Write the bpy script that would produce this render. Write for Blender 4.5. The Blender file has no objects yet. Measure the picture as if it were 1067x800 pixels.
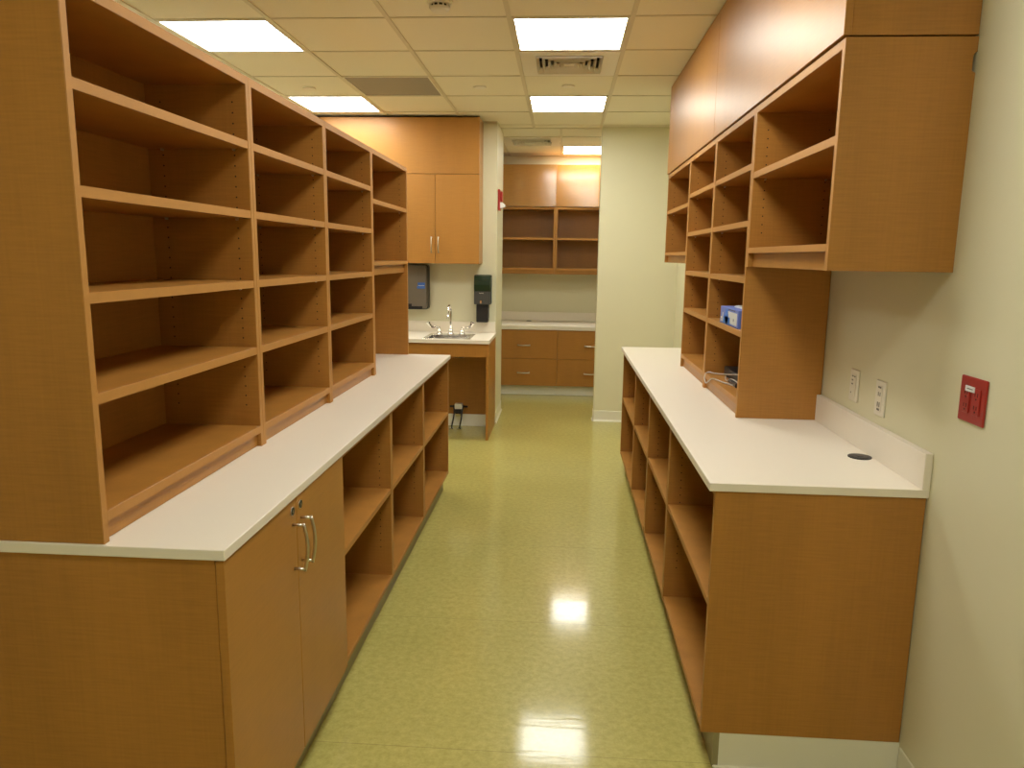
import bpy, bmesh, math, random
from mathutils import Vector, Matrix
random.seed(4)
SC = bpy.context.scene
COL = SC.collection
H = 2.719          # ceiling height
XW = 1.0556        # right wall
XLW = -2.43        # left wall, past the aisle behind the left run
YR = -3.6          # rear wall behind the camera
CT = 0.916         # counter top height

# ------------------------------------------------------------------ materials
def new_mat(name):
    m = bpy.data.materials.new(name); m.use_nodes = True
    nt = m.node_tree; b = nt.nodes['Principled BSDF']
    return m, nt, b

def plain(name, col, rough=.5, metal=0., noise=0., nscale=30., bump=0., spec=.5):
    m, nt, b = new_mat(name)
    b.inputs['Roughness'].default_value = rough
    b.inputs['Metallic'].default_value = metal
    b.inputs['Specular IOR Level'].default_value = spec
    tc = nt.nodes.new('ShaderNodeTexCoord')
    n = nt.nodes.new('ShaderNodeTexNoise'); n.inputs['Scale'].default_value = nscale
    n.inputs['Detail'].default_value = 4
    nt.links.new(tc.outputs['Object'], n.inputs['Vector'])
    r = nt.nodes.new('ShaderNodeMix'); r.data_type = 'RGBA'
    c = Vector(col)
    r.inputs[6].default_value = (*(c * (1 - noise)), 1)
    r.inputs[7].default_value = (*[min(1, v) for v in (c * (1 + noise))], 1)
    nt.links.new(n.outputs['Fac'], r.inputs[0])
    nt.links.new(r.outputs[2], b.inputs['Base Color'])
    if bump:
        bp = nt.nodes.new('ShaderNodeBump'); bp.inputs['Strength'].default_value = bump
        bp.inputs['Distance'].default_value = .002
        nt.links.new(n.outputs['Fac'], bp.inputs['Height']); nt.links.new(bp.outputs['Normal'], b.inputs['Normal'])
    return m

def wood(name, dark, mid, light, rough=.33, vert=False):
    """figured maple laminate: fine cross weave plus broad soft bands"""
    m, nt, b = new_mat(name); L = nt.links.new
    tc = nt.nodes.new('ShaderNodeTexCoord')
    def noise(scale, sc, det=3):
        mp = nt.nodes.new('ShaderNodeMapping'); mp.inputs['Scale'].default_value = sc
        L(tc.outputs['Object'], mp.inputs['Vector'])
        n = nt.nodes.new('ShaderNodeTexNoise'); n.inputs['Scale'].default_value = scale
        n.inputs['Detail'].default_value = det
        L(mp.outputs['Vector'], n.inputs['Vector']); return n.outputs['Fac']
    fine_h = noise(1, (11, 11, 190)); fine_v = noise(1, (150, 150, 6)); band = noise(1, (7, 7, .9), 2)
    def mth(op, a, c):
        n = nt.nodes.new('ShaderNodeMath'); n.operation = op
        for i, v in enumerate((a, c)):
            if isinstance(v, (int, float)): n.inputs[i].default_value = v
            else: L(v, n.inputs[i])
        return n.outputs[0]
    s = mth('ADD', mth('MULTIPLY', fine_h, .40), mth('ADD', mth('MULTIPLY', fine_v, .20), mth('MULTIPLY', band, .40)))
    cr = nt.nodes.new('ShaderNodeValToRGB')
    e = cr.color_ramp.elements
    e[0].position = .36; e[0].color = (*dark, 1); e[1].position = .64; e[1].color = (*light, 1)
    k = e.new(.5); k.color = (*mid, 1)
    L(s, cr.inputs[0]); L(cr.outputs[0], b.inputs['Base Color'])
    b.inputs['Roughness'].default_value = rough
    b.inputs['Specular IOR Level'].default_value = .38
    return m

WC = (0.392, 0.176, 0.034)
def sc3(c, k): return tuple(v * k for v in c)
M = {}
M['wood'] = wood('maple_laminate', sc3(WC, .87), WC, sc3(WC, 1.12), .36)
M['fascia'] = wood('maple_laminate_smooth', sc3(WC, .94), sc3(WC, 1.03), sc3(WC, 1.10), .38)
M['gloss'] = wood('maple_laminate_polished', sc3(WC, .94), sc3(WC, 1.08), sc3(WC, 1.16), .13)
M['gloss'].node_tree.nodes['Principled BSDF'].inputs['Specular IOR Level'].default_value = 1.0
M['gloss'].node_tree.nodes['Principled BSDF'].inputs['Coat Weight'].default_value = .6
M['gloss'].node_tree.nodes['Principled BSDF'].inputs['Coat Roughness'].default_value = .12
M['edge'] = plain('maple_edge_band', (.45, .215, .052), .5, spec=.3, noise=.05, nscale=60)
M['toe'] = plain('shaded_cream_vinyl', (.30, .26, .13), .45, noise=.03, nscale=20)  # cream vinyl with the shade under the cabinets mixed into its colour
M['hole'] = plain('pin_hole_dark', (.03, .014, .006), .8)
M['top'] = plain('cream_laminate', (.80, .735, .62), .38, noise=.015, nscale=200)
M['wall'] = plain('cream_wall_paint', (.70, .67, .47), .50, noise=.012, nscale=3, bump=.02)
M['tile'] = plain('ceiling_tile', (.82, .77, .62), .9, noise=.03, nscale=160, bump=.15)
M['grid'] = plain('ceiling_grid_paint', (.66, .60, .45), .5, noise=.01)
M['frame'] = plain('white_painted_metal', (.78, .74, .64), .4, noise=.01)
M['base'] = plain('cream_vinyl_base', (.78, .76, .62), .35, noise=.02, nscale=20)
M['chrome'] = plain('polished_chrome', (.80, .78, .74), .12, 1.)
M['nickel'] = plain('brushed_nickel', (.62, .58, .50), .30, 1., noise=.05, nscale=80)
M['steel'] = plain('stainless_steel', (.60, .57, .52), .26, 1., noise=.06, nscale=90)
M['black'] = plain('black_plastic', (.012, .012, .014), .35, noise=.1)
M['dkgreen'] = plain('dark_green_plastic', (.012, .030, .014), .22, noise=.1)
M['dkgrey'] = plain('dark_grey_plastic', (.045, .046, .042), .35, noise=.08)
M['smoke'] = plain('smoky_grey_plastic', (.17, .145, .115), .3, noise=.08, nscale=12)
M['blue'] = plain('blue_print', (.045, .14, .50), .4, noise=.05)
M['boxblue'] = plain('lavender_blue_card', (.13, .19, .55), .45, noise=.15, nscale=40)
M['boxmid'] = plain('bright_blue_print', (.03, .17, .62), .45, noise=.25, nscale=50)
M['boxpale'] = plain('pale_print', (.62, .64, .60), .5, noise=.12, nscale=60)
M['navy'] = plain('navy_print', (.015, .03, .13), .5, noise=.1)
M['paper'] = plain('white_paper', (.80, .80, .78), .7, noise=.02)
M['red'] = plain('red_plastic', (.34, .022, .016), .35, noise=.05)
M['dkred'] = plain('dark_red_slot', (.07, .006, .005), .5)
M['plate'] = plain('ivory_plate', (.76, .72, .60), .35, noise=.02)
M['greyslot'] = plain('grey_socket', (.16, .15, .12), .4)
M['cable'] = plain('grey_cable', (.48, .45, .40), .4)
M['vent'] = plain('return_grille_grey', (.30, .28, .24), .6, noise=.12, nscale=400)
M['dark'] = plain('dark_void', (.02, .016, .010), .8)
M['lens'] = plain('strobe_lens', (.85, .85, .82), .1)

def glow(name, col, s):
    m, nt, b = new_mat(name)
    b.inputs['Base Color'].default_value = (.8, .8, .8, 1)
    b.inputs['Emission Color'].default_value = (*col, 1)
    b.inputs['Emission Strength'].default_value = s
    return m
M['glow'] = glow('fluorescent_diffuser', (1.0, .995, .92), 20.5)

def floor_mat():
    m, nt, b = new_mat('olive_linoleum'); L = nt.links.new
    tc = nt.nodes.new('ShaderNodeTexCoord')
    n1 = nt.nodes.new('ShaderNodeTexNoise'); n1.inputs['Scale'].default_value = 38; n1.inputs['Detail'].default_value = 6
    n1.inputs['Roughness'].default_value = .75
    n2 = nt.nodes.new('ShaderNodeTexNoise'); n2.inputs['Scale'].default_value = 2.2; n2.inputs['Detail'].default_value = 3
    n3 = nt.nodes.new('ShaderNodeTexNoise'); n3.inputs['Scale'].default_value = 5.5; n3.inputs['Detail'].default_value = 3
    mp3 = nt.nodes.new('ShaderNodeMapping'); mp3.inputs['Scale'].default_value = (.8, 5, 1)
    L(tc.outputs['Object'], mp3.inputs['Vector']); L(mp3.outputs['Vector'], n3.inputs['Vector'])
    for n in (n1, n2): L(tc.outputs['Object'], n.inputs['Vector'])
    cr = nt.nodes.new('ShaderNodeValToRGB'); e = cr.color_ramp.elements
    e[0].position = .36; e[0].color = (.41, .37, .105, 1); e[1].position = .66; e[1].color = (.54, .49, .16, 1)
    L(n1.outputs['Fac'], cr.inputs[0])
    mx = nt.nodes.new('ShaderNodeMix'); mx.data_type = 'RGBA'; mx.blend_type = 'MULTIPLY'
    cr2 = nt.nodes.new('ShaderNodeValToRGB'); e2 = cr2.color_ramp.elements
    e2[0].position = .35; e2[0].color = (.93, .93, .90, 1); e2[1].position = .65; e2[1].color = (1, 1, 1, 1)
    L(n2.outputs['Fac'], cr2.inputs[0]); mx.inputs[0].default_value = 1
    L(cr.outputs[0], mx.inputs[6]); L(cr2.outputs[0], mx.inputs[7])
    # sheet seams, thin dark lines every 0.86 m along y
    sp = nt.nodes.new('ShaderNodeSeparateXYZ'); L(tc.outputs['Object'], sp.inputs[0])
    md = nt.nodes.new('ShaderNodeMath'); md.operation = 'PINGPONG'; md.inputs[1].default_value = .43
    ad = nt.nodes.new('ShaderNodeMath'); ad.operation = 'ADD'; ad.inputs[1].default_value = 8.6 - 2.13 + (YR - .1 + 9.16) / 2
    L(sp.outputs[1], ad.inputs[0]); L(ad.outputs[0], md.inputs[0])
    lt = nt.nodes.new('ShaderNodeMath'); lt.operation = 'LESS_THAN'; lt.inputs[1].default_value = .0012
    L(md.outputs[0], lt.inputs[0])
    mx2 = nt.nodes.new('ShaderNodeMix'); mx2.data_type = 'RGBA'
    mf = nt.nodes.new('ShaderNodeMath'); mf.operation = 'MULTIPLY'; mf.inputs[1].default_value = .45
    L(lt.outputs[0], mf.inputs[0]); L(mf.outputs[0], mx2.inputs[0]); L(mx.outputs[2], mx2.inputs[6])
    mx2.inputs[7].default_value = (.12, .10, .04, 1)
    L(mx2.outputs[2], b.inputs['Base Color'])
    b.inputs['Roughness'].default_value = .30
    b.inputs['IOR'].default_value = 1.45; b.inputs['Specular IOR Level'].default_value = .12
    b.inputs['Coat Weight'].default_value = .75; b.inputs['Coat Roughness'].default_value = .095; b.inputs['Coat IOR'].default_value = 1.42
    bp = nt.nodes.new('ShaderNodeBump'); bp.inputs['Strength'].default_value = .055; bp.inputs['Distance'].default_value = .006
    L(n3.outputs['Fac'], bp.inputs['Height'])
    bp2 = nt.nodes.new('ShaderNodeBump'); bp2.inputs['Strength'].default_value = .05; bp2.inputs['Distance'].default_value = .001
    L(n1.outputs['Fac'], bp2.inputs['Height']); L(bp.outputs['Normal'], bp2.inputs['Normal'])
    L(bp2.outputs['Normal'], b.inputs['Normal']); L(bp2.outputs['Normal'], b.inputs['Coat Normal'])
    return m
M['floor'] = floor_mat()

# ------------------------------------------------------------------ mesh helpers
class MB:
    """collects shapes (world coordinates) that become ONE mesh object"""
    def __init__(s, *mats): s.bm = bmesh.new(); s.mats = list(mats)
    def box(s, x0, x1, y0, y1, z0, z1, mat=0, bev=0.):
        r = bmesh.ops.create_cube(s.bm, size=1)
        vs = r['verts']
        for v in vs:
            v.co = Vector(((x0 + x1) / 2 + v.co.x * (x1 - x0), (y0 + y1) / 2 + v.co.y * (y1 - y0), (z0 + z1) / 2 + v.co.z * (z1 - z0)))
        fs = {f for v in vs for f in v.link_faces}
        for f in fs: f.material_index = mat
        if bev:
            es = {e for v in vs for e in v.link_edges}
            q = bmesh.ops.bevel(s.bm, geom=list(es), offset=bev, segments=1, affect='EDGES', profile=.5)
            for f in q['faces']: f.material_index = mat
        return s
    def prism(s, pts, lo, hi, axis, mat=0):
        """pts: outline in the other two axes, extruded along axis"""
        def P(a, b, c):
            return {'x': (c, a, b), 'y': (a, c, b), 'z': (a, b, c)}[axis]
        A = [s.bm.verts.new(P(a, b, lo)) for a, b in pts]; B = [s.bm.verts.new(P(a, b, hi)) for a, b in pts]
        n = len(pts); fs = [s.bm.faces.new(A), s.bm.faces.new(B[::-1])]
        for i in range(n): fs.append(s.bm.faces.new((A[i], B[i], B[(i + 1) % n], A[(i + 1) % n])))
        for f in fs: f.material_index = mat
        bmesh.ops.recalc_face_normals(s.bm, faces=fs)
        return s
    def cyl(s, c, r, h, axis='z', seg=24, mat=0, r2=None):
        """cylinder/cone starting at c and running h along axis"""
        q = bmesh.ops.create_cone(s.bm, cap_ends=True, segments=seg, radius1=r, radius2=r if r2 is None else r2, depth=abs(h))
        rot = {'z': Matrix.Identity(3), 'x': Matrix.Rotation(math.pi / 2, 3, 'Y'), 'y': Matrix.Rotation(-math.pi / 2, 3, 'X')}[axis]
        off = {'z': Vector((0, 0, h / 2)), 'x': Vector((h / 2, 0, 0)), 'y': Vector((0, h / 2, 0))}[axis]
        for v in q['verts']: v.co = rot @ v.co + Vector(c) + off
        for f in {f for v in q['verts'] for f in v.link_faces}: f.material_index = mat; f.smooth = len(f.verts) == 4
        return s
    def tube(s, pts, r, seg=10, mat=0, flat=None):
        """swept round (or flattened) tube through pts; r is one radius or a list"""
        pts = [Vector(p) for p in pts]; n = len(pts); rr = r if isinstance(r, (list, tuple)) else [r] * n
        rings = []; up = None
        for i, p in enumerate(pts):
            t = (pts[min(i + 1, n - 1)] - pts[max(i - 1, 0)]).normalized()
            if up is None:
                up = Vector((0, 0, 1)) if abs(t.z) < .9 else Vector((0, 1, 0))
            a = t.cross(up).normalized(); b = a.cross(t).normalized(); up = b
            ka, kb = flat or (1, 1)
            rings.append([s.bm.verts.new(p + a * (math.cos(2 * math.pi * k / seg) * rr[i] * ka) + b * (math.sin(2 * math.pi * k / seg) * rr[i] * kb)) for k in range(seg)])
        fs = []
        for i in range(n - 1):
            for k in range(seg):
                fs.append(s.bm.faces.new((rings[i][k], rings[i][(k + 1) % seg], rings[i + 1][(k + 1) % seg], rings[i + 1][k])))
        for f in fs: f.smooth = True
        fs += [s.bm.faces.new(rings[0][::-1]), s.bm.faces.new(rings[-1])]
        for f in fs: f.material_index = mat
        bmesh.ops.recalc_face_normals(s.bm, faces=fs)
        return s
    def build(s, name, parent=None, **props):
        o0 = Vector(parent.matrix_world.translation) if parent else Vector((0, 0, 0))
        if parent:
            o0 = Vector((0, 0, 0)); q = parent
            while q: o0 += q.location; q = q.parent
        for v in s.bm.verts: v.co -= o0
        if parent is None:
            xs = [v.co for v in s.bm.verts]
            base = Vector(((min(c.x for c in xs) + max(c.x for c in xs)) / 2, (min(c.y for c in xs) + max(c.y for c in xs)) / 2, min(c.z for c in xs)))
            for v in s.bm.verts: v.co -= base
        me = bpy.data.meshes.new(name); s.bm.to_mesh(me); s.bm.free()
        for m in s.mats: me.materials.append(m)
        o = bpy.data.objects.new(name, me); COL.objects.link(o)
        if parent is None: o.location = base
        else: o.parent = parent
        for k, v in props.items(): o[k] = v
        return o

def thing(name, loc, label, cat, group=None):
    o = bpy.data.objects.new(name, None); COL.objects.link(o)
    o.empty_display_size = .1; o.location = loc
    o['label'] = label; o['category'] = cat
    if group: o['group'] = group
    return o
def struct(mb, name): return mb.build(name, None, kind='structure')
W_ = lambda: MB(M['wood'], M['edge'])
BV = .0012

# ------------------------------------------------------------------ room shell
struct(MB(M['floor']).box(XLW - .1, XW + .1, YR - .1, 9.16, -.08, 0), 'floor')
struct(MB(M['wall']).box(XW, XW + .1, YR - .1, 7.06, 0, H + .1), 'wall_right')
struct(MB(M['wall']).box(XLW - .1, XLW, YR - .1, 6.82, 0, H + .1), 'wall_left')
struct(MB(M['wall']).box(XLW, XW, YR - .1, YR, 0, H + .1), 'wall_rear')
struct(MB(M['wall']).box(XLW - .1, -.606, 6.82, 7.48, 0, H + .1, bev=.003), 'wall_alcove')
struct(MB(M['wall']).box(.3234, XW + .1, 7.06, 7.18, 0, H + .1, bev=.003), 'wall_partition')
struct(MB(M['wall']).box(-1.0, .95, 9.06, 9.16, 0, H + .1), 'wall_back')
struct(MB(M['wall']).box(-.96, -.86, 7.48, 9.06, 0, H + .1), 'wall_back_left')
struct(MB(M['wall']).box(.78, .88, 7.18, 9.06, 0, H + .1), 'wall_back_right')

def baseboard(name, a, b, n):
    """cove base: profile swept from a to b, n = outward direction (x, y)"""
    prof = [(0, 0), (.014, 0), (.010, .006), (.0035, .016), (.003, .100), (.001, .104), (0, .104)]
    ax = 'y' if abs(n[0]) > .5 else 'x'
    mb = MB(M['base'])
    if ax == 'y':
        mb.prism([(a[0] + n[0] * d, z) for d, z in prof], a[1], b[1], 'y')
    else:
        mb.prism([(a[1] + n[1] * d, z) for d, z in prof], a[0], b[0], 'x')
    return struct(mb, name)
baseboard('baseboard_right', (XW, YR), (XW, 2.113), (-1, 0))
baseboard('baseboard_partition', (.326, 7.06), (XW, 7.06), (0, -1))
baseboard('baseboard_jamb', (.3234, 7.06), (.3234, 7.18), (-1, 0))
baseboard('baseboard_alcove', (XLW, 6.82), (-.626, 6.82), (0, -1))
baseboard('baseboard_passage', (-.606, 6.825), (-.606, 7.48), (1, 0))
baseboard('baseboard_left', (XLW, YR), (XLW, 6.8), (1, 0))
baseboard('baseboard_rear', (XLW, YR), (XW, YR), (0, 1))

# ------------------------------------------------------------------ ceiling: 2 ft grid
P = .6096; GX = .3119; GY = 3.9198; YB = 7.15
LIGHTS = [(-1, -11), (-1, -6), (-1, -3), (-1, 0), (-1, 3), (-4, 0), (-4, 3)]  # first entry: unseen light added off the row rhythm to brighten near surfaces
DIFF = (-1, 1); GRILLE = (-3, 2)
BGX = -.049; BGY = 8.25
tiles = MB(M['tile']); grid = MB(M['grid'])
tz0, tz1 = H + .005, H + .02
def tile_grid(x0, x1, y0, y1, gx, gy, skip):
    ks = range(int(math.floor((x0 - gx) / P)) - 1, int(math.ceil((x1 - gx) / P)) + 1)
    js = range(int(math.floor((y0 - gy) / P)) - 1, int(math.ceil((y1 - gy) / P)) + 1)
    for k in ks:
        for j in js:
            a, b = max(gx + k * P, x0), min(gx + (k + 1) * P, x1)
            c, d = max(gy + j * P, y0), min(gy + (j + 1) * P, y1)
            if b - a < .01 or d - c < .01 or (k, j) in skip: continue
            tiles.box(a + .004, b - .004, c + .004, d - .004, tz0, tz1)
    w = .012
    for k in ks:
        x = gx + k * P
        if x0 < x < x1: grid.box(x - w, x + w, y0, y1, H, H + .006)
    for j in js:
        y = gy + j * P
        if y0 < y < y1: grid.box(x0, x1, y - w * .55, y + w * .55, H + .0005, H + .006)
tile_grid(XLW, XW, YR, YB, GX, GY, set(LIGHTS) | {DIFF, GRILLE})
tile_grid(-.86, .78, YB, 9.06, BGX, BGY, {(0, 0), (-1, -1)})
for x0, x1, y0, y1 in [(XLW, XLW + .02, YR, 6.82), (XW - .02, XW, YR, 7.06), (XLW, XW, YR, YR + .02), (XLW, -.606, 6.80, 6.82),
                       (.3234, XW, 7.04, 7.06), (-.606, .3234, YB - .012, YB + .012), (-.86, .78, 9.04, 9.06), (-.86, -.84, 7.48, 9.06), (.76, .78, 7.18, 9.06)]:
    grid.box(x0, x1, y0, y1, H - .0005, H + .005)
tiles.box(XLW, XW, YR, 9.06, H + .16, H + .18)
struct(tiles, 'ceiling')
struct(grid, 'trim_1')

def ceiling_light(cx, cy, label):
    t = thing('ceiling_light', (cx, cy, H), label, 'light', 'square fluorescent ceiling lights')
    h = P / 2 - .014
    f = MB(M['frame']); e = .022
    f.box(cx - h, cx + h, cy - h, cy - h + e * .5, H - .001, H + .03, bev=.001).box(cx - h, cx + h, cy + h - e * .5, cy + h, H - .001, H + .03, bev=.001)
    f.box(cx - h, cx - h + e * .5, cy - h + e * .5, cy + h - e * .5, H - .001, H + .03).box(cx + h - e * .5, cx + h, cy - h + e * .5, cy + h - e * .5, H - .001, H + .03)
    f.box(cx - h, cx + h, cy - h, cy + h, H + .03, H + .10)
    f.build('housing', t)
    MB(M['glow']).box(cx - h + e * .55, cx + h - e * .55, cy - h + e * .55, cy + h - e * .55, H + .004, H + .010).build('diffuser', t)
    return t
nm = {-11: 'added unseen behind the camera to brighten near surfaces', -6: 'above the camera', -3: 'just ahead of the camera', 0: 'nearest in view', 3: 'farther from the camera'}
for k, j in LIGHTS:
    if j == 0: lab = 'large square white ceiling light above the aisle, in front of the louvred vent' if k == -1 else 'square white ceiling light over the near end of the left bookcases'
    elif j == 3: lab = 'square white ceiling light beyond the louvred vent over the aisle' if k == -1 else 'square white ceiling light next to the maple panel over the sink cabinets'
    else: lab = 'square white ceiling light %s, %s' % (nm[j], 'over the aisle' if k == -1 else 'behind the left bookcases')
    ceiling_light(GX + (k + .5) * P, GY + (j + .5) * P, lab)
ceiling_light(BGX + .5 * P, BGY + .5 * P, 'small far ceiling light in the back room before the glossy panels')

def louvre(cx, cy, label):
    t = thing('ceiling_vent', (cx, cy, H), label, 'vent', 'louvred ceiling air diffusers')
    h = P / 2 - .014
    f = MB(M['frame']); o = .20
    f.box(cx - h, cx + h, cy - h, cy - o, H - .001, H + .012).box(cx - h, cx + h, cy + o, cy + h, H - .001, H + .012)
    f.box(cx - h, cx - o, cy - o, cy + o, H - .001, H + .012).box(cx + o, cx + h, cy - o, cy + o, H - .001, H + .012)
    f.build('face_panel', t)
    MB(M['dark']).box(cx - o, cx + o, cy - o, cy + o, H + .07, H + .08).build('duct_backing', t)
    for q, r0 in enumerate((.196, .162, .128, .094, .060)):
        s = MB(M['frame'])
        for sx, sy in ((1, 0), (-1, 0), (0, 1), (0, -1)):
            r1 = r0 - .014
            if sx:
                A = [(cx + sx * r0, cy - r0, H - .010), (cx + sx * r0, cy + r0, H - .010), (cx + sx * r1, cy + r1, H + .022), (cx + sx * r1, cy - r1, H + .022)]
            else:
                A = [(cx - r0, cy + sy * r0, H - .010), (cx + r0, cy + sy * r0, H - .010), (cx + r1, cy + sy * r1, H + .022), (cx - r1, cy + sy * r1, H + .022)]
            lo = [s.bm.verts.new(p) for p in A]; hi = [s.bm.verts.new((p[0], p[1], p[2] + .003)) for p in A]
            fs = [s.bm.faces.new(lo), s.bm.faces.new(hi[::-1])] + [s.bm.faces.new((lo[i], hi[i], hi[(i + 1) % 4], lo[(i + 1) % 4])) for i in range(4)]
            bmesh.ops.recalc_face_normals(s.bm, faces=fs)
        s.build('vane_ring', t)
    MB(M['frame']).box(cx - .03, cx + .03, cy - .03, cy + .03, H - .004, H + .0).build('centre_plate', t)
louvre(GX + (DIFF[0] + .5) * P, GY + (DIFF[1] + .5) * P, 'square louvred air vent in the ceiling between the two aisle lights')
louvre(BGX - .5 * P, BGY - .5 * P, 'louvred air vent in the back room ceiling beside its light')

gx_, gy_ = GX + (GRILLE[0] + .5) * P, GY + (GRILLE[1] + .5) * P
t = thing('return_grille', (gx_, gy_, H), 'flat dark grey perforated return air grille in the ceiling left of centre', 'vent')
MB(M['frame']).box(gx_ - .291, gx_ + .291, gy_ - .291, gy_ - .283, H, H + .012).box(gx_ - .291, gx_ + .291, gy_ + .283, gy_ + .291, H, H + .012)\
    .box(gx_ - .291, gx_ - .283, gy_ - .283, gy_ + .283, H, H + .012).box(gx_ + .283, gx_ + .291, gy_ - .283, gy_ + .283, H, H + .012).build('frame', t)
MB(M['vent']).box(gx_ - .283, gx_ + .283, gy_ - .283, gy_ + .283, H + .004, H + .010).build('perforated_sheet', t)

for (x, y), lab in (((-1.842, 5.477), 'round flush sprinkler cover on the tile before the left far light'),
                    ((-.613, 5.454), 'round flush sprinkler cover on the tile right of the grey grille'),
                    ((.004, 5.428), 'round flush sprinkler cover behind the louvred vent over the aisle')):
    MB(M['frame']).cyl((x, y, H - .002), .045, .009, seg=32).cyl((x, y, H - .004), .040, .002, seg=32, r2=.045).build('sprinkler_cover', None,
        label=lab, category='sprinkler', group='flush sprinkler covers in the ceiling')
t = thing('smoke_detector', (-.605, 3.69, H), 'round white smoke detector with dark slots at the top edge of the photo', 'smoke detector')
MB(M['frame']).cyl((-.605, 3.69, H - .012), .058, .017, seg=36).build('base_ring', t)
MB(M['dark']).cyl((-.605, 3.69, H - .024), .040, .012, seg=36).build('sensing_slots', t)
hd = MB(M['frame']).cyl((-.605, 3.69, H - .042), .036, .018, seg=36, r2=.050)
for k in range(12):
    a = k * math.pi / 6; hd.box(-.605 + .045 * math.cos(a) - .003, -.605 + .045 * math.cos(a) + .003, 3.69 + .045 * math.sin(a) - .003, 3.69 + .045 * math.sin(a) + .003, H - .026, H - .010)
hd.build('head', t)

# ------------------------------------------------------------------ cabinet builder
def bookcase(name, sx, xf, xb, y0, y1, z0, z1, shelves, label, cat, group, bottom=None, plinth=None, holes=True,
             shelf_t=.024, top=True, side_down=None, notch=False, pth=.021, back_in=.012, gaps=True, plinth_in=.014):
    """open shelf unit. sx = +1 when it opens towards +x (left run), -1 towards -x (right run).
    xf front plane, xb back plane, y0..y1 width, shelves = z of the shelf tops"""
    t = thing(name, ((xf + xb) / 2, (y0 + y1) / 2, z0), label, cat, group)
    X = lambda d: xf - sx * d                       # depth d behind the front plane
    def bx(mb, d0, d1, ya, yb, za, zb, mat=0, bev=BV):
        a, b = sorted((X(d0), X(d1))); return mb.box(a, b, ya, yb, za, zb, mat, bev)
    D = abs(xf - xb); g = .0006 if gaps else 0
    for side in (0, 1):
        ya, yb = (y0 + g, y0 + pth) if side == 0 else (y1 - pth, y1 - g)
        mb = MB(M['wood'], M['edge'], M['hole'])
        bx(mb, .0012, D, ya, yb, z0, z1); bx(mb, 0, .0012, ya + .0005, yb - .0005, z0, z1, 1, 0)
        if holes:
            inner = yb if side == 0 else ya; s = 1 if side == 0 else -1
            zz = z0 + .14
            for d in (.045, D - .06):
                z = zz
                while z < z1 - .06:
                    mb.cyl((X(d), inner - s * .001, z), .0027, s * .0014, 'y', 8, 2)
                    z += .032
        mb.build('side_panel', t)
    bx(W_(), D - back_in, D - back_in + .006, y0 + pth, y1 - pth, z0 + .002, z1 - .002, 0, 0).build('back_panel', t)
    def board(nm_, za, zb, inset=0.):
        mb = W_(); bx(mb, inset + .0012, D - back_in, y0 + pth, y1 - pth, za, zb); bx(mb, inset, inset + .0012, y0 + pth, y1 - pth, za + .0004, zb - .0004, 1, 0)
        return mb.build(nm_, t)
    if top: board('top_panel', z1 - .025, z1)
    for z in shelves:
        board('shelf', z - shelf_t, z, .001)
        for s, yy in ((1, y0 + pth), (-1, y1 - pth)):
            for d in (.045, D - .06):
                MB(M['nickel']).cyl((X(d), yy, z - shelf_t - .004), .0035, s * .010, 'y', 10).box(min(X(d) - .005, X(d) + .005), X(d) + .005, min(yy, yy + s * .009), max(yy, yy + s * .009), z - shelf_t - .0015, z - shelf_t).build('shelf_pin', t)
    if bottom: board('bottom_panel', bottom - shelf_t, bottom)
    if plinth:
        bx(W_(), plinth_in, plinth_in + .018, y0 + pth, y1 - pth, plinth[0], plinth[1]).build('apron', t)
    return t

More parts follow.
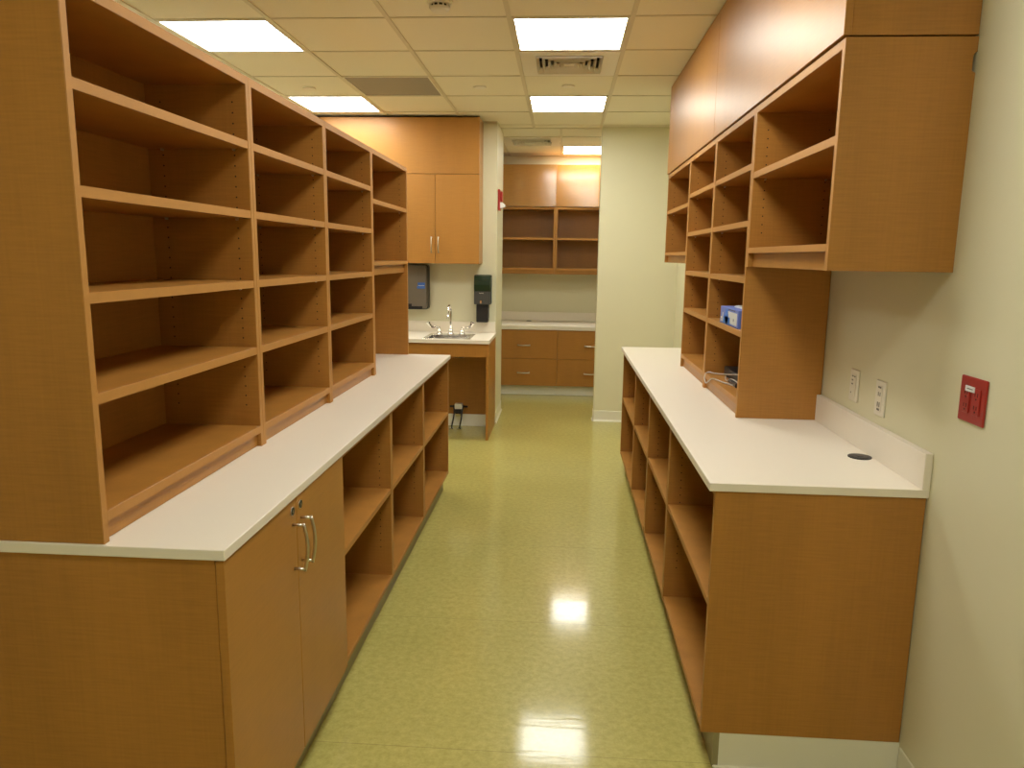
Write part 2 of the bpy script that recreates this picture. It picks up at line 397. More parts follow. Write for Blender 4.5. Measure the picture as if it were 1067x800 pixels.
# ------------------------------------------------------------------ LEFT RUN
LX = -.995; LB = -1.332
YL = [1.492, 2.383, 3.130, 3.892, 4.776]
lab_l = ['maple bookcase bay standing on the left countertop, nearest the camera',
         'second maple bookcase bay from the camera on the left countertop',
         'third maple bookcase bay from the camera on the left countertop']
for i in range(3):
    bookcase('hutch_bookcase', 1, LX, LB, YL[i], YL[i + 1], CT, 2.094, [1.900, 1.687, 1.467, 1.250], lab_l[i], 'bookcase',
             'maple bookcases on the left countertop', bottom=.986, plinth=(CT + .0005, .962))
tb = thing('hutch_bookcase', ((LX + LB) / 2, (YL[3] + YL[4]) / 2, CT), 'farthest left bookcase bay, two shelves high with an open space over the countertop', 'bookcase', 'maple bookcases on the left countertop')
def shelf_box_over(t, sx, xf, xb, y0, y1, z0, z1, zlow, shelves, bottom, side_low=(True, True)):
    X = lambda d: xf - sx * d
    def bx(mb, d0, d1, ya, yb, za, zb, mat=0, bev=BV):
        a, b = sorted((X(d0), X(d1))); return mb.box(a, b, ya, yb, za, zb, mat, bev)
    D = abs(xf - xb); pth = .021; g = .0006
    for side in (0, 1):
        ya, yb = (y0 + g, y0 + pth) if side == 0 else (y1 - pth, y1 - g)
        zz0 = z0 if side_low[side] else zlow
        mb = MB(M['wood'], M['edge'], M['hole'])
        bx(mb, .0012, D, ya, yb, zz0, z1); bx(mb, 0, .0012, ya + .0005, yb - .0005, zz0, z1, 1, 0)
        inner = yb if side == 0 else ya; s = 1 if side == 0 else -1
        for d in (.045, D - .06):
            z = zlow + .13
            while z < z1 - .06: mb.cyl((X(d), inner - s * .001, z), .0027, s * .0014, 'y', 8, 2); z += .032
        mb.build('side_panel', t)
    def board(nm_, za, zb, inset=0.):
        mb = W_(); bx(mb, inset + .0012, D - .012, y0 + pth, y1 - pth, za, zb); bx(mb, inset, inset + .0012, y0 + pth, y1 - pth, za + .0004, zb - .0004, 1, 0)
        return mb.build(nm_, t)
    board('top_panel', z1 - .025, z1)
    for z in shelves:
        board('shelf', z - .024, z, .001)
        for s, yy in ((1, y0 + pth), (-1, y1 - pth)):
            for d in (.045, D - .06):
                MB(M['nickel']).cyl((X(d), yy, z - .028), .0035, s * .010, 'y', 10).build('shelf_pin', t)
    board('bottom_panel', bottom - .021, bottom)
    bx(W_(), .020, .038, y0 + pth, y1 - pth, zlow, bottom - .021).build('apron', t)
    zb = z0 if all(side_low) else zlow
    bx(W_(), D - .012, D - .006, y0 + pth, y1 - pth, zb + .002, z1 - .002, 0, 0).build('back_panel', t)
shelf_box_over(tb, 1, LX, LB, YL[3], YL[4], CT, 2.094, 1.445, [1.842], 1.519)

# countertop
lc = MB(M['top']).box(LB - .003, -.7204, 1.487, 4.785, CT - .0255, CT - .0005, 0, .0015)
lc.build('countertop', None, label='long cream laminate countertop carrying the left bookcases', category='countertop')

# base cabinets left
def open_base(sx, xf, xb, y0, y1, label, group, end_near=False, end_toe=.115, mid=.540, xt=None, pth=.021):
    t = thing('open_base_cabinet', ((xf + xb) / 2, (y0 + y1) / 2, 0), label, 'cabinet', group)
    z0, z1 = .1165, CT - .026
    X = lambda d: xf - sx * d
    def bx(mb, d0, d1, ya, yb, za, zb, mat=0, bev=BV):
        a, b = sorted((X(d0), X(d1))); return mb.box(a, b, ya, yb, za, zb, mat, bev)
    D = abs(xf - xb)
    for side in (0, 1):
        ya, yb = (y0 + .0006, y0 + pth) if side == 0 else (y1 - pth, y1 - .0006)
        mb = MB(M['wood'], M['edge'], M['hole'])
        bx(mb, .0012, D, ya, yb, z0, z1); bx(mb, 0, .0012, ya + .0005, yb - .0005, z0, z1, 1, 0)
        inner = yb if side == 0 else ya; s = 1 if side == 0 else -1
        for d in (.05, D - .08):
            z = z0 + .15
            while z < z1 - .08: mb.cyl((X(d), inner - s * .001, z), .0027, s * .0014, 'y', 8, 2); z += .032
        mb.build('side_panel', t)
    for nm_, za, zb in (('shelf', mid - .022, mid), ('bottom_panel', z0, z0 + .020), ('top_rail', z1 - .018, z1)):
        mb = W_(); d1 = .09 if nm_ == 'top_rail' else D - .014
        bx(mb, .0022, d1, y0 + pth, y1 - pth, za, zb); bx(mb, .001, .0022, y0 + pth, y1 - pth, za + .0004, zb - .0004, 1, 0); mb.build(nm_, t)
    for s, yy in ((1, y0 + pth), (-1, y1 - pth)):
        for d in (.05, D - .08):
            MB(M['nickel']).cyl((X(d), yy, mid - .026), .0035, s * .010, 'y', 10).build('shelf_pin', t)
    bx(W_(), D - .012, D - .004, y0 + pth, y1 - pth, z0, z1, 0, 0).build('back_panel', t)
    MB(M['toe']).box(*sorted((xt, xt - sx * .018)), y0 + .0005, y1 - .0005, 0, z0).build('toe_kick', t)
    return t
LF = -.745
names_l = ['open base cabinet with one shelf directly beyond the handled doors on the left', 'middle of the three open base cabinets in the left run', 'open base cabinet at the far end of the left run, before the sink']
for i in range(3):
    o = open_base(1, LF + .012, LB, YL[i + 1], YL[i + 2] , names_l[i], 'open base cabinets under the left countertop', xt=-.770)

def pull(mb, p0, p1, out, bow=.010, r=.0042):
    """bowed bar pull between feet p0 and p1 standing off along 'out'"""
    p0, p1, out = Vector(p0), Vector(p1), Vector(out)
    n = 12
    bar = []
    d = (p1 - p0)
    for i in range(n + 1):
        u = i / n
        bar.append(p0 - d * .04 + d * 1.08 * u + out * (1 + (bow / out.length) * math.sin(math.pi * u)))
    mb.tube(bar, r, 10, 0, (1.25, .8))
    for p in (p0, p1): mb.tube([p, p + out * .5, p + out * 1.02], r * .95, 10)
    return mb
t = thing('base_cabinet', ((LF + LB) / 2, (YL[0] + YL[1]) / 2, 0), 'near left base cabinet with two locking doors and nickel bar pulls', 'cabinet')
c0, c1 = YL[0] + .003, YL[1] - .0005
z0, z1 = .1165, CT - .026
W_().box(LB, LF - .002, c0, c0 + .021, z0, z1, 0, BV).build('end_panel', t)
W_().box(LB, LF - .002, c1 - .021, c1, z0, z1, 0, BV).build('side_panel', t)
W_().box(LB, LF - .002, c0 + .021, c1 - .021, z0, z0 + .02, 0, BV).build('bottom_panel', t)
W_().box(LB, LB + .01, c0 + .021, c1 - .021, z0 + .02, z1, 0, BV).build('back_panel', t)
W_().box(LF - .10, LF - .002, c0 + .021, c1 - .021, z1 - .02, z1, 0, BV).build('top_rail', t)
MB(M['toe']).box(-.788, -.770, c0, c1, 0, z0).build('toe_kick', t)
MB(M['wood']).box(LB, -.788, c0, c0 + .018, 0, z0).build('toe_kick_return', t)
mid = 1.9385
for a, b, s in ((c0 - .003, mid - .0012, -1), (mid + .0012, c1 - .001, 1)):
    d = MB(M['fascia'], M['edge']).box(LF, -.7255, a, b, z0 + .0005, z1 - .003, 0, BV).build('door', t)
    yy = mid + s * .031
    pull(MB(M['nickel']), (-.7255, yy, .690), (-.7255, yy, .818), (.030, 0, 0)).build('handle', d)
    lk = MB(M['nickel'], M['black']).cyl((-.7255, yy, .857), .0125, .002, 'x', 24).cyl((-.7237, yy, .857), .0113, .0012, 'x', 24, 1)
    lk.box(-.7226, -.7222, yy - .0012, yy + .0012, .853, .861, 0); lk.build('lock', d)

# ------------------------------------------------------------------ RIGHT RUN
RX = .721; RB = 1.052; RF = .4585
YRR = [2.115, 3.030, 3.768, 4.512, 5.440]
lr = ['open base cabinet at the near end of the right run, plain side panel facing out',
      'second open base cabinet from the camera in the right run', 'third open base cabinet from the camera in the right run',
      'farthest open base cabinet in the right run, beside the cream partition']
for i in range(4):
    o = open_base(-1, RF, RB, YRR[i], YRR[i + 1], lr[i], 'open base cabinets under the right countertop', mid=.545, xt=.4975)
    if i == 0:
        near = o
        # small corner fillet left over the base: panel reaches lower at the aisle corner
        MB(M['base']).prism([(.499, 0), (.499, .1165), (1.0545, .1165), (1.0545, 0)], 2.1175, 2.1210, 'y').box(.499, 1.0545, 2.108, 2.1175, 0, .008, 0, .003).build('vinyl_base', o, label='cream vinyl base strip')
for a, b in ():
    pass
rc = thing('countertop', (.75, 3.77, CT - .026), 'long cream laminate countertop along the right wall with a backsplash', 'countertop')
MB(M['top']).box(.4394, XW - .0005, 2.108, 5.446, CT - .0255, CT - .0005, 0, .0015).build('slab', rc)
MB(M['top']).box(1.034, XW - .0005, 2.108, 3.029, CT - .0003, 1.021, 0, .0012).build('backsplash', rc)
MB(M['black']).cyl((.994, 2.457, CT - .0005), .037, .003, seg=32).cyl((.994, 2.457, CT + .0023), .030, .0014, seg=32).cyl((.994, 2.457, CT + .003), .012, .0016, seg=20)\
    .build('grommet', None, label='round black cable grommet set in the right countertop near the backsplash', category='grommet')

# wall hung near unit with a scribe notch at the wall
t = thing('wall_bookcase', (.88, 2.57, 1.527), 'wall-hung maple bookcase nearest the camera on the right, with a large plain end panel', 'bookcase', 'wall-hung end bookcases of the right run')
shelf_box_over(t, -1, RX, RB, YRR[0], YRR[1] - .001, 1.527, 2.129, 1.527, [1.886], 1.600, (False, False))
# replace near side panel by one with the notch
for ch in list(t.children):
    if ch.name.startswith('side_panel'):
        ys = [(ch.matrix_parent_inverse @ v.co).y for v in ch.data.vertices]
        if min(ys) < -.44:
            bpy.data.objects.remove(ch); break
out = [(RX + .0012, 1.527), (RB + .003, 1.527), (RB + .003, 2.040), (RB - .006, 2.045), (RB - .006, 2.082), (RB - .002, 2.090), (RB + .003, 2.092), (RB + .003, 2.129), (RX + .0012, 2.129)]
sp = MB(M['wood'], M['edge'], M['hole']).prism(out, YRR[0] + .0006, YRR[0] + .021, 'y')
sp.box(RX, RX + .0012, YRR[0] + .001, YRR[0] + .0205, 1.527, 2.129, 1)
sp.build('side_panel', t)

tall = ['tall maple bookcase on the right countertop holding the blue box and black device', 'tall empty maple bookcase on the right countertop, behind the one with the blue box']
for i in (1, 2):
    t = bookcase('hutch_bookcase', -1, RX, RB, YRR[i], YRR[i + 1], CT, 2.129, [1.924, 1.707, 1.485, 1.268], tall[i - 1], 'bookcase',
             'tall bookcases on the right countertop', bottom=.993, plinth=(CT + .0005, .969))
t = thing('wall_bookcase', (.88, 4.98, 1.527), 'wall-hung maple bookcase at the far end of the right run, beside the cream partition', 'bookcase', 'wall-hung end bookcases of the right run')
shelf_box_over(t, -1, RX, RB, YRR[3], YRR[4], 1.527, 2.129, 1.527, [1.882], 1.596, (False, False))

# fascia above
FS = 3.815
t = thing('fascia_panel', (.72, 2.96, 2.133), 'long glossy maple panel between right bookcases and ceiling, nearer one with the big glare', 'panel', 'glossy fascia panels over the right bookcases')
MB(M['fascia'], M['edge']).box(.713, .733, 2.112, FS - .0012, 2.1335, H - .002, 0, BV).build('front_panel', t)
MB(M['wood'], M['edge']).box(.7335, RB + .002, 2.115, 2.135, 2.1335, H - .002, 0, BV).build('end_return', t)
t = thing('fascia_panel', (.72, 4.63, 2.133), 'glossy maple panel between right bookcases and ceiling, farther one beside the partition', 'panel', 'glossy fascia panels over the right bookcases')
MB(M['fascia'], M['edge']).box(.713, .733, FS + .0012, 5.445, 2.1335, H - .002, 0, BV).build('front_panel', t)
MB(M['wood'], M['edge']).box(.7335, RB + .002, 5.425, 5.443, 2.1335, H - .002, 0, BV).build('end_return', t)

# items in the shelves: glove box
gy0, gy1, gx0 = 3.150, 3.500, .731
gz = 1.268
t = thing('glove_box', (.79, 3.325, gz), 'blue and white printed box on a shelf of the tall right bookcase', 'box')
MB(M['boxblue']).box(gx0, gx0 + .12, gy0, gy1, gz + .0004, gz + .076, 0, .0015).build('carton', t)
L_ = MB(M['boxpale']).box(gx0 - .0008, gx0 + .0004, gy0 + .02, gy0 + .225, gz + .010, gz + .062).box(gx0 - .0006, gx0 + .0004, gy1 - .06, gy1 - .045, gz + .014, gz + .050)
L_.box(gx0 - .0006, gx0 + .0004, gy1 - .085, gy1 - .02, gz + .010, gz + .018)
L_.box(gx0 - .0006, gx0 + .0004, gy1 - .04, gy1 - .012, gz + .020, gz + .030); L_.build('pale_print', t, label='white and grey printed area')
MB(M['boxmid']).cyl((gx0 - .0016, gy0 + .215, gz + .036), .034, .002, 'x', 24).box(gx0 - .0016, gx0, gy0 + .15, gy0 + .285, gz + .004, gz + .036).build('blue_print', t, label='bright blue picture patch')
MB(M['navy']).box(gx0 - .0010, gx0 + .0004, gy0 + .215, gy0 + .227, gz + .045, gz + .066).box(gx0 - .0010, gx0 + .0004, gy0 + .06, gy0 + .19, gz + .068, gz + .072)\
    .box(gx0 - .0010, gx0 + .0004, gy0, gy1, gz + .0005, gz + .004).box(gx0 - .0016, gx0 + .0002, gy0 + .075, gy0 + .083, gz + .025, gz + .036).build('dark_print', t)
pp = MB(M['paper'])
pp.prism([(gy0 + .10, gz + .0762), (gy0 + .26, gz + .0762), (gy0 + .235, gz + .084), (gy0 + .19, gz + .088), (gy0 + .14, gz + .083)], gx0 + .04, gx0 + .08, 'x')
pp.build('glove_tuft', t)
# black device with cables
t = thing('network_device', (.86, 3.45, .993), 'black electronic box with loose grey cables on the bottom shelf of the right bookcase', 'device')
MB(M['black']).box(.800, .95, 3.22, 3.67, .9935, 1.040, 0, .004).build('housing', t)
MB(M['dkgrey']).box(.7990, .8003, 3.25, 3.64, 1.018, 1.0205).box(.7990, .8003, 3.25, 3.64, 1.028, 1.030).build('front_grooves', t)
def smooth(pts, n=6):
    pts = [Vector(p) for p in pts]; out = []
    for i in range(len(pts) - 1):
        p0, p1, p2, p3 = pts[max(i - 1, 0)], pts[i], pts[i + 1], pts[min(i + 2, len(pts) - 1)]
        for k in range(n):
            u = k / n
            out.append(.5 * ((2 * p1) + (p2 - p0) * u + (2 * p0 - 5 * p1 + 4 * p2 - p3) * u * u + (3 * p1 - p0 - 3 * p2 + p3) * u ** 3))
    out.append(pts[-1]); return out
MB(M['cable']).tube(smooth([(.735, 3.735, .998), (.745, 3.71, 1.000), (.772, 3.68, .998), (.790, 3.62, 1.006), (.798, 3.52, 1.020), (.80, 3.42, 1.036), (.815, 3.33, 1.043), (.84, 3.25, 1.044)]), .0028, 8).build('cable', t)
MB(M['cable']).tube(smooth([(.745, 3.71, 1.002), (.727, 3.725, .996), (.716, 3.715, .975), (.716, 3.69, .955), (.714, 3.65, .957), (.716, 3.60, .975), (.722, 3.54, .996), (.745, 3.44, .997), (.78, 3.32, .997), (.80, 3.18, .997)]), .0028, 8).build('cable', t)
MB(M['cable']).tube(smooth([(.80, 3.62, 1.0), (.785, 3.56, .998), (.772, 3.47, .998), (.779, 3.41, 1.016), (.785, 3.30, 1.016), (.81, 3.20, 1.0)]), .0026, 8).build('cable', t)
MB(M['black']).box(.772, .797, 3.30, 3.45, .9935, 1.012, 0, .003).build('power_adapter', t)

# ------------------------------------------------------------------ right wall fittings
def plate(name, y0, y1, z0, z1, label, cat):
    t = thing(name, (XW, (y0 + y1) / 2, z0), label, cat)
    return t, (y0 + y1) / 2
t, yc = plate('outlet_plate', 2.664, 2.744, 1.066, 1.166, 'ivory data wall plate nearest the tall right bookcase', 'wall plate')
MB(M['plate']).box(XW - .006, XW - .0003, 2.668, 2.742, 1.058, 1.172, 0, .0018).build('cover_plate', t)
MB(M['plate']).box(XW - .0085, XW - .006, 2.684, 2.726, 1.072, 1.158, 0, .001).build('insert', t)
g = MB(M['greyslot'])
for zz in (1.148, 1.134, 1.120): g.box(XW - .0093, XW - .0085, 2.706, 2.718, zz - .002, zz + .003)
g.box(XW - .0093, XW - .0085, 2.688, 2.700, 1.146, 1.150).box(XW - .0093, XW - .0085, 2.716, 2.721, 1.086, 1.091); g.build('jacks', t, label='small grey sockets')
t, yc = plate('outlet_plate', 2.44, 2.52, 1.05, 1.165, 'ivory duplex outlet with grey slots between the data plate and the red outlet', 'outlet')
MB(M['plate']).box(XW - .006, XW - .0003, 2.444, 2.518, 1.052, 1.168, 0, .0018).build('cover_plate', t)
MB(M['plate']).box(XW - .0085, XW - .006, 2.464, 2.498, 1.066, 1.154, 0, .001).build('receptacle', t)
g = MB(M['greyslot']).box(XW - .0093, XW - .0085, 2.470, 2.492, 1.144, 1.150).box(XW - .0093, XW - .0085, 2.472, 2.476, 1.118, 1.131).box(XW - .0093, XW - .0085, 2.485, 2.489, 1.118, 1.131)
g.box(XW - .0093, XW - .0085, 2.472, 2.477, 1.082, 1.098).box(XW - .0093, XW - .0085, 2.485, 2.490, 1.082, 1.098).box(XW - .0093, XW - .0085, 2.472, 2.490, 1.070, 1.077)
g.build('slots', t, label='dark grey slots')
t, yc = plate('outlet_plate', 1.88, 2.0, 1.149, 1.266, 'red double outlet plate with a small white label on the right wall', 'outlet')
MB(M['red']).box(XW - .0065, XW - .0003, 1.880, 2.000, 1.148, 1.266, 0, .0025).build('cover_plate', t)
for q, (a, b) in enumerate(((1.900, 1.932), (1.948, 1.980))):
    r_ = MB(M['red']).box(XW - .0095, XW - .0065, a, b, 1.172, 1.240, 0, .001).build('receptacle', t)
    s_ = MB(M['dkred'])
    for zz in (1.220, 1.187):
        s_.box(XW - .0102, XW - .0095, a + .009, a + .0115, zz, zz + .010).box(XW - .0102, XW - .0095, b - .0115, b - .009, zz, zz + .010).cyl((XW - .0102, (a + b) / 2, zz - .006), .0027, .0007, 'x', 10)
    s_.build('slots', r_)
MB(M['paper']).box(XW - .0115, XW - .0095, 1.925, 1.967, 1.229, 1.243).build('white_label', t)
w = MB(M['greyslot'])
for k in range(7): w.box(XW - .0119, XW - .0115, 1.932 + k * .004, 1.9345 + k * .004, 1.2345, 1.2375)
w.build('label_print', [c for c in t.children if c.name.startswith('white_label')][0])

# ------------------------------------------------------------------ SINK ALCOVE
t = thing('fascia_panel', (-1.58, 6.66, 2.243), 'wide maple panel between the sink wall cabinets and the ceiling', 'panel')
MB(M['fascia'], M['edge']).box(XLW + .001, -.730, 6.500, 6.519, 2.243, H - .014, 0, BV).build('front_panel', t)
MB(M['wood'], M['edge']).box(-.752, -.733, 6.5195, 6.8195, 2.243, H - .004, 0, BV).build('end_return', t)
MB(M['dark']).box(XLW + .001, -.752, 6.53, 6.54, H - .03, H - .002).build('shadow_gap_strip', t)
def wall_cab(x0, x1, label, handles):
    t = thing('wall_cabinet', ((x0 + x1) / 2, 6.66, 1.487), label, 'cabinet', 'maple wall cabinets over the sink counter')
    a, b = x0, x1
    W_().box(a, a + .019, 6.521, 6.8195, 1.489, 2.241, 0, BV).build('side_panel', t)
    W_().box(b - .022, b - .003, 6.521, 6.8195, 1.489, 2.241, 0, BV).build('side_panel', t)
    W_().box(a + .019, b - .022, 6.521, 6.8195, 1.489, 1.508, 0, BV).build('bottom_panel', t)
    W_().box(a + .019, b - .022, 6.521, 6.8195, 2.222, 2.241, 0, BV).build('top_panel', t)
    W_().box(a + .019, b - .022, 6.809, 6.8195, 1.508, 2.222, 0, 0).build('back_panel', t)
    m = (a + b) / 2
    for xa, xb, hx in ((a + .0015, m - .0012, m - .030), (m + .0012, b, m + .030)):
        d = MB(M['fascia'], M['edge']).box(xa, xb, 6.500, 6.519, 1.487, 2.2395, 0, BV).build('door', t)
        pull(MB(M['nickel']), (hx, 6.5, 1.582), (hx, 6.5, 1.710), (0, -.030, 0)).build('handle', d)
wall_cab(-1.492, -.730, 'maple wall cabinet with two doors above the sink', True)
wall_cab(-2.254, -1.4935, 'maple wall cabinet left of the sink cabinet, behind the left bookcases', True)

# sink base: apron, right side panel, knee panel
SZ = .862
t = thing('sink_cabinet', (-1.5, 6.49, 0), 'open maple sink base with apron, end panel and knee space', 'cabinet')
W_().box(-.627, -.605, 6.160, 6.815, .001, SZ - .032, 0, BV).build('end_panel', t)
W_().box(XLW + .001, -.627, 6.162, 6.181, .716, SZ - .032, 0, BV).build('apron', t)
W_().box(XLW + .016, -.627, 6.700, 6.716, .112, .815, 0, BV).build('knee_panel', t)
W_().box(-2.0, -1.98, 6.181, 6.700, .001, SZ - .032, 0, BV).build('side_panel', t)
MB(M['base']).box(XLW + .016, -.628, 6.702, 6.712, .0005, .112).box(XLW + .016, -.628, 6.690, 6.702, 0.0005, .008, 0, .003).build('vinyl_base', t, label='cream vinyl base strip')
sk = (-1.176, -.765, 6.165, 6.62)
t = thing('sink_countertop', (-1.5, 6.48, SZ - .031), 'short cream countertop with a backsplash around the sink', 'countertop')
bx0, bx1, by0, by1 = -1.150, -.790, 6.205, 6.500
s = MB(M['top'])
a0, a1, b0, b1, zz0, zz1 = XLW + .001, -.600, 6.140, 6.8195, SZ - .0305, SZ - .0005
s.box(a0, bx0, b0, b1, zz0, zz1).box(bx1, a1, b0, b1, zz0, zz1).box(bx0, bx1, b0, by0, zz0, zz1).box(bx0, bx1, by1, b1, zz0, zz1)
s.build('slab', t)
MB(M['top']).box(XLW + .001, -.607, 6.800, 6.8195, SZ - .0003, SZ + .095, 0, .0012).build('backsplash', t)
t = thing('sink', (-.97, 6.38, SZ), 'drop-in stainless steel sink in the short cream countertop', 'sink')
rim = MB(M['steel'])
ra, rb, rc_, rd = -1.172, -.768, 6.188, 6.600
z = SZ
rim.box(ra, bx0 + .012, rc_, rd, z, z + .004, 0, .0015).box(bx1 - .012, rb, rc_, rd, z, z + .004, 0, .0015).box(bx0 + .012, bx1 - .012, rc_, by0 + .012, z, z + .004, 0, .0015).box(bx0 + .012, bx1 - .012, by1 - .012, rd, z, z + .004, 0, .0015)
rim.build('rim', t)
bw = MB(M['steel'])
ins = .010; dep = .16
def ringv(x0, x1, y0, y1, zz, r, n=5):
    vs = []
    for cx, cy, a0 in ((x1 - r, y1 - r, 0), (x0 + r, y1 - r, 90), (x0 + r, y0 + r, 180), (x1 - r, y0 + r, 270)):
        for k in range(n + 1):
            a = math.radians(a0 + 90 * k / n); vs.append(bw.bm.verts.new((cx + r * math.cos(a), cy + r * math.sin(a), zz)))
    return vs
R0 = ringv(bx0 + .004, bx1 - .004, by0 + .004, by1 - .004, z + .001, .035); R1 = ringv(bx0 + .012, bx1 - .012, by0 + .012, by1 - .012, z - dep + .02, .04)
R2 = ringv(bx0 + .035, bx1 - .035, by0 + .035, by1 - .035, z - dep, .03)
R0o = ringv(bx0 + .002, bx1 - .002, by0 + .002, by1 - .002, z + .001, .036); R2o = ringv(bx0 + .033, bx1 - .033, by0 + .033, by1 - .033, z - dep - .003, .03)
def bridge(A, B):
    for i in range(len(A)):
        f = bw.bm.faces.new((A[i], A[(i + 1) % len(A)], B[(i + 1) % len(A)], B[i])); f.smooth = True
bridge(R0, R1); bridge(R1, R2); bw.bm.faces.new(R2); bridge(R0o, R2o); bridge(R0, R0o); bw.bm.faces.new(R2o[::-1])
bw.build('bowl', t)
MB(M['chrome']).cyl((-.97, 6.35, z - dep + .0005), .04, .004, seg=24).build('drain', t)
# faucet
fy = 6.555
t = thing('faucet', (-.985, fy, SZ + .004), 'chrome gooseneck faucet with two wrist blade handles behind the sink', 'faucet')
zf = SZ + .0042
MB(M['chrome']).cyl((-.985, fy, zf), .027, .010, seg=24).cyl((-.985, fy, zf + .010), .020, .035, seg=24, r2=.015).cyl((-.985, fy, zf + .045), .0155, .014, seg=24).build('spout_base', t)
pts = [(-.985, fy, zf + .05), (-.985, fy, zf + .14), (-.985, fy, zf + .20)]
for k in range(1, 12):
    a = math.pi * k / 12 * 1.04; pts.append((-.985 - .004 * k / 12, fy - .062 * (1 - math.cos(a)), zf + .20 + .062 * math.sin(a)))
pts.append((-.990, fy - .126, zf + .175))
MB(M['chrome']).tube(pts, .0095, 14).cyl((-.990, fy - .126, zf + .150), .0125, .028, seg=18).build('spout', t)
for s_ in (-1, 1):
    hx = -.985 + s_ * .102
    h = MB(M['chrome']).cyl((hx, fy, zf), .026, .008, seg=24).cyl((hx, fy, zf + .008), .020, .030, seg=24, r2=.017).cyl((hx, fy, zf + .038), .012, .014, seg=20)
    h = h.build('handle_valve', t)
    MB(M['chrome']).tube(smooth([(hx, fy, zf + .052), (hx + s_ * .003, fy - .004, zf + .060), (hx + s_ * .03, fy - .012, zf + .061), (hx + s_ * .062, fy - .025, zf + .066), (hx + s_ * .085, fy - .035, zf + .088), (hx + s_ * .095, fy - .040, zf + .110)]),
        [.0075] * 12 + [.009 + .0006 * k for k in range(19)], 12, 0, (1, .55)).build('wrist_blade', h)
# foot pedal valve
t = thing('pedal_valve', (-.93, 6.66, .02), 'foot pedal water valve with two long black levers under the sink', 'valve')
MB(M['plate']).box(-.965, -.895, 6.652, 6.6995, .165, .215, 0, .003).build('valve_box', t)
MB(M['black']).box(-.960, -.900, 6.640, 6.690, .128, .166, 0, .003).build('linkage', t)
MB(M['chrome']).box(-.957, -.903, 6.630, 6.690, .108, .128, 0, .004).build('hinge_bar', t)
for s_ in (-1, 1):
    px_ = -.930 + s_ * .036
    MB(M['black']).tube(smooth([(px_ + s_ * .010, 6.665, .20), (px_, 6.640, .14), (px_ - .004, 6.61, .085), (px_ - .010, 6.55, .024)]), .0065, 8).build('lever', t)
    MB(M['chrome']).box(px_ - .032, px_ + .012, 6.485, 6.555, .012, .020, 0, .003).build('pedal', t)
MB(M['black']).cyl((-1.012, 6.683, .185), .009, .165, 'x', 12).build('cross_shaft', t)

# towel dispenser
t = thing('paper_towel_dispenser', (-1.37, 6.72, 1.064), 'smoky grey paper towel dispenser with blue sticker, half hidden by the bookcase end', 'dispenser')
def rrect(a0, a1, b0, b1, r, n=5):
    o = []
    for cx, cy, s0 in ((a1 - r, b1 - r, 0), (a0 + r, b1 - r, 90), (a0 + r, b0 + r, 180), (a1 - r, b0 + r, 270)):
        for k in range(n + 1):
            a = math.radians(s0 + 90 * k / n); o.append((cx + r * math.cos(a), cy + r * math.sin(a)))
    return o
MB(M['dkgrey']).prism(rrect(-1.520, -1.217, 1.068, 1.472, .025), 6.745, 6.8195, 'y').build('back_shell', t)
MB(M['smoke']).prism(rrect(-1.512, -1.226, 1.078, 1.464, .022), 6.690, 6.745, 'y').build('cover', t)
MB(M['black']).box(-1.47, -1.262, 6.684, 6.6905, 1.075, 1.100).box(-1.40, -1.36, 6.684, 6.6905, 1.100, 1.122).build('outlet_slot', t)
MB(M['blue']).box(-1.305, -1.240, 6.6885, 6.6905, 1.288, 1.312).box(-1.312, -1.240, 6.6885, 6.6905, 1.258, 1.283).build('blue_sticker', t, label='blue sticker')
MB(M['paper']).box(-1.300, -1.245, 6.6885, 6.6905, 1.284, 1.287).build('sticker_stripe', t)
# soap dispenser
t = thing('soap_dispenser', (-.722, 6.74, .957), 'dark green and black wall soap dispenser right of the faucet', 'dispenser')
MB(M['dkgrey']).prism(rrect(-.802, -.644, 1.122, 1.388, .014), 6.760, 6.8195, 'y').build('back_shell', t)
MB(M['dkgreen']).prism([(6.760, 1.240), (6.715, 1.240), (6.706, 1.300), (6.712, 1.345), (6.735, 1.378), (6.760, 1.386)], -.797, -.649, 'x').build('green_cover', t)
sw = MB(M['dkgrey']).prism([(6.760, 1.126), (6.700, 1.126), (6.708, 1.240), (6.760, 1.240)], -.795, -.651, 'x').build('push_bar', t)
MB(M['chrome']).prism(rrect(-.742, -.726, 1.132, 1.162, .007), 6.696, 6.704, 'y').build('push_emblem', t)
lg = MB(M['plate'])
for k in range(5): lg.box(-.748 + k * .008, -.743 + k * .008, 6.7060, 6.7085, 1.223, 1.228)
lg.build('small_lettering', t)
MB(M['black']).prism(rrect(-.776, -.668, .962, 1.128, .010), 6.722, 6.8, 'y').box(-.778, -.666, 6.7988, 6.799, 1.0, 1.1).build('soap_reservoir', t)

# fire alarm strobe on the passage jamb
t = thing('alarm_strobe', (-.606, 6.95, 1.965), 'red fire alarm device with a clear strobe on the passage corner', 'alarm')
MB(M['red']).box(-.6055, -.585, 6.885, 7.010, 1.968, 2.152, 0, .004).build('red_housing', t)
MB(M['red']).box(-.585, -.565, 6.905, 6.990, 2.045, 2.135, 0, .006).build('horn_grille', t)
MB(M['lens']).prism([(-.585, 1.985), (-.545, 1.995), (-.538, 2.015), (-.560, 2.035), (-.585, 2.040)], 6.915, 6.980, 'y').build('strobe_lens', t)

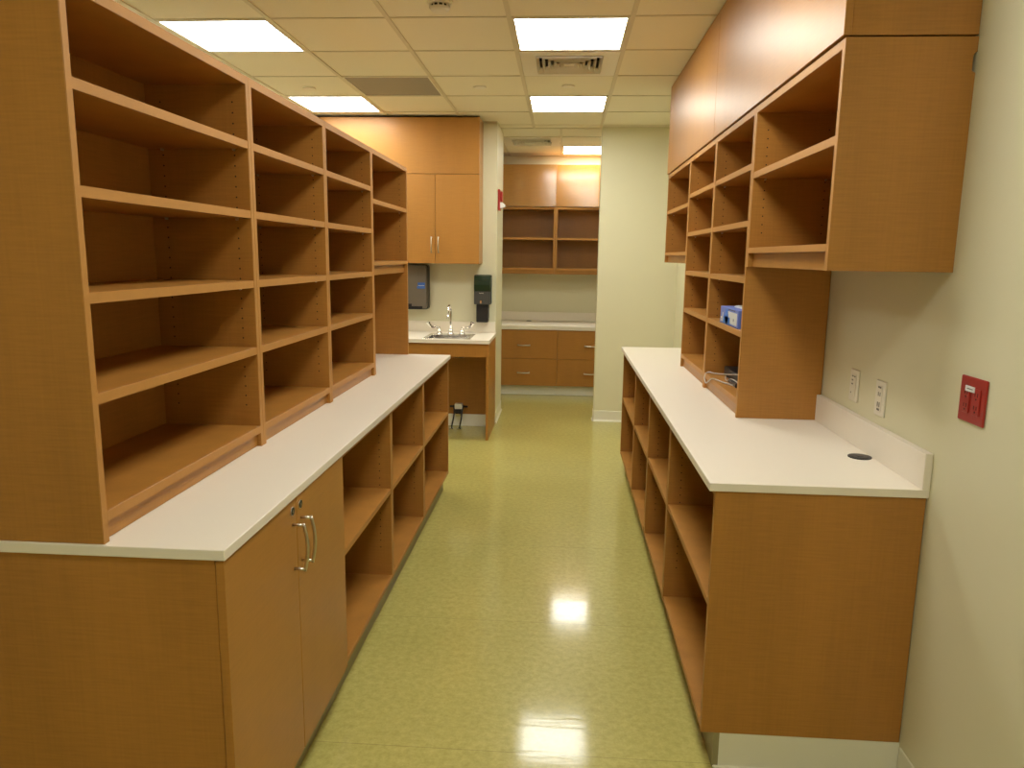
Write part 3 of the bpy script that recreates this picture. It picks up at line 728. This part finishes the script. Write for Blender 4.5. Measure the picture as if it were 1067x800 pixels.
# ------------------------------------------------------------------ BACK ROOM
BT = .795
t = thing('desk_countertop', (-.04, 8.68, BT - .04), 'cream desk-height countertop on the drawers in the back room', 'countertop')
MB(M['top']).box(-.859, .779, 8.300, 9.0595, BT - .045, BT, 0, .002).build('slab', t)
MB(M['top']).box(-.859, .779, 9.040, 9.0595, BT + .0002, BT + .10, 0, .0012).build('backsplash', t)
MB(M['black']).cyl((-.395, 8.93, BT), .032, .003, seg=24).cyl((-.395, 8.93, BT + .003), .026, .002, seg=24).build('grommet', None, label='tiny dark cable grommet on the back room desk counter', category='grommet')
for x0, x1, hx, side in ((-.800, -.0445, -.420, 'left'), (-.0430, .720, .330, 'right')):
    t = thing('drawer_cabinet', ((x0 + x1) / 2, 8.66, 0), '%s two-drawer maple cabinet under the back room countertop' % side, 'cabinet', 'drawer cabinets in the back room')
    W_().box(x0, x0 + .018, 8.340, 9.04, .112, BT - .046).box(x1 - .018, x1, 8.340, 9.04, .112, BT - .046)\
        .box(x0 + .018, x1 - .018, 8.340, 9.04, .112, .13).box(x0 + .018, x1 - .018, 9.03, 9.04, .13, BT - .046).box(x0 + .018, x1 - .018, 8.34, 8.42, BT - .064, BT - .046).build('body', t)
    MB(M['base']).box(x0, x1, 8.381, 8.395, 0.0005, .112).box(x0, x1, 8.370, 8.381, 0.0005, .008, 0, .003).build('toe_kick', t, label='cream vinyl toe strip')
    for za, zb, hz in ((.4225, BT - .048, .575), (.114, .4195, .262)):
        d = MB(M['fascia'], M['edge']).box(x0 + .001, x1 - .001, 8.320, 8.339, za, zb, 0, BV).build('drawer', t)
        pull(MB(M['nickel']), (hx - .064, 8.320, hz), (hx + .064, 8.320, hz), (0, -.028, 0), bow=.014, r=.0085).build('handle', d)
MB(M['wood']).box(-.859, -.8015, 8.340, 8.358, .001, BT - .046).build('filler_strip', None, label='narrow maple filler strip left of the back room drawers', category='panel')
MB(M['wood']).box(.7215, .779, 8.340, 8.358, .001, BT - .046).build('filler_strip', None, label='narrow maple filler strip right of the back room drawers', category='panel')
DX = -.098
for x0, x1, side in ((-.855, DX - .0006, 'left'), (DX + .0006, .775, 'right')):
    t = thing('wall_bookcase', ((x0 + x1) / 2, 8.85, 1.361), '%s open maple shelf unit on the back room wall, two shelves high' % side, 'bookcase', 'open shelf units on the back room wall')
    W_().box(x0, x0 + .022, 8.652, 9.0595, 1.361, 2.112, 0, BV).build('side_panel', t)
    W_().box(x1 - .022, x1, 8.652, 9.0595, 1.361, 2.112, 0, BV).build('side_panel', t)
    for nm_, za, zb in (('top_panel', 2.088, 2.112), ('shelf', 1.748, 1.772), ('bottom_panel', 1.405, 1.429)):
        MB(M['wood'], M['edge']).box(x0 + .022, x1 - .022, 8.6535, 9.05, za, zb, 0, BV).box(x0 + .022, x1 - .022, 8.652, 8.6535, za, zb, 1).build(nm_, t)
    W_().box(x0 + .022, x1 - .022, 8.672, 8.688, 1.361, 1.405, 0, BV).build('apron', t)
    W_().box(x0 + .022, x1 - .022, 9.05, 9.0575, 1.361, 2.112).build('back_panel', t)
    t = thing('fascia_panel', ((x0 + x1) / 2, 8.66, 2.12), '%s glossy maple panel above the back room shelves' % side, 'panel', 'glossy panels above the back room shelves')
    fp = MB(M['gloss'], M['edge']).box(x0, x1, 8.640, 8.659, 2.118, 2.578, 0, BV).build('front_panel', t)
    if side == 'right':      # hangs a little out of square, its right edge nearer the room
        t.rotation_euler.z = math.radians(-2.2); t.location.y -= .004
    W_().box(x0 + .01, x1 - .02, 8.6595, 9.03, 2.559, 2.577, 0, BV).build('top_board', t)

# ------------------------------------------------------------------ world, camera, view
w = bpy.data.worlds.new('World'); SC.world = w; w.use_nodes = True
w.node_tree.nodes['Background'].inputs[0].default_value = (.9, .8, .6, 1); w.node_tree.nodes['Background'].inputs[1].default_value = .0

R_ = Vector((0.99759883, 0.06798965, 0.01319022)); U_ = Vector((-0.02444739, 0.16750837, 0.98556749)); F_ = Vector((-0.06479891, 0.98352344, -0.16876832))
cd = bpy.data.cameras.new('camera'); cam = bpy.data.objects.new('camera', cd); COL.objects.link(cam)
mw = Matrix(((R_.x, U_.x, -F_.x, 0), (R_.y, U_.y, -F_.y, 0), (R_.z, U_.z, -F_.z, 1.5537), (0, 0, 0, 1)))
cam.matrix_world = mw
cd.sensor_width = 36; cd.sensor_fit = 'HORIZONTAL'; cd.lens = 774.66 / 1067 * 36; cd.clip_start = .05
SC.camera = cam
SC.view_settings.view_transform = 'Standard'; SC.view_settings.look = 'None'
SC.view_settings.gamma = 1; SC.view_settings.use_curve_mapping = False
SC.view_settings.exposure = 0.0
SC.cycles.max_bounces = 10; SC.cycles.diffuse_bounces = 6
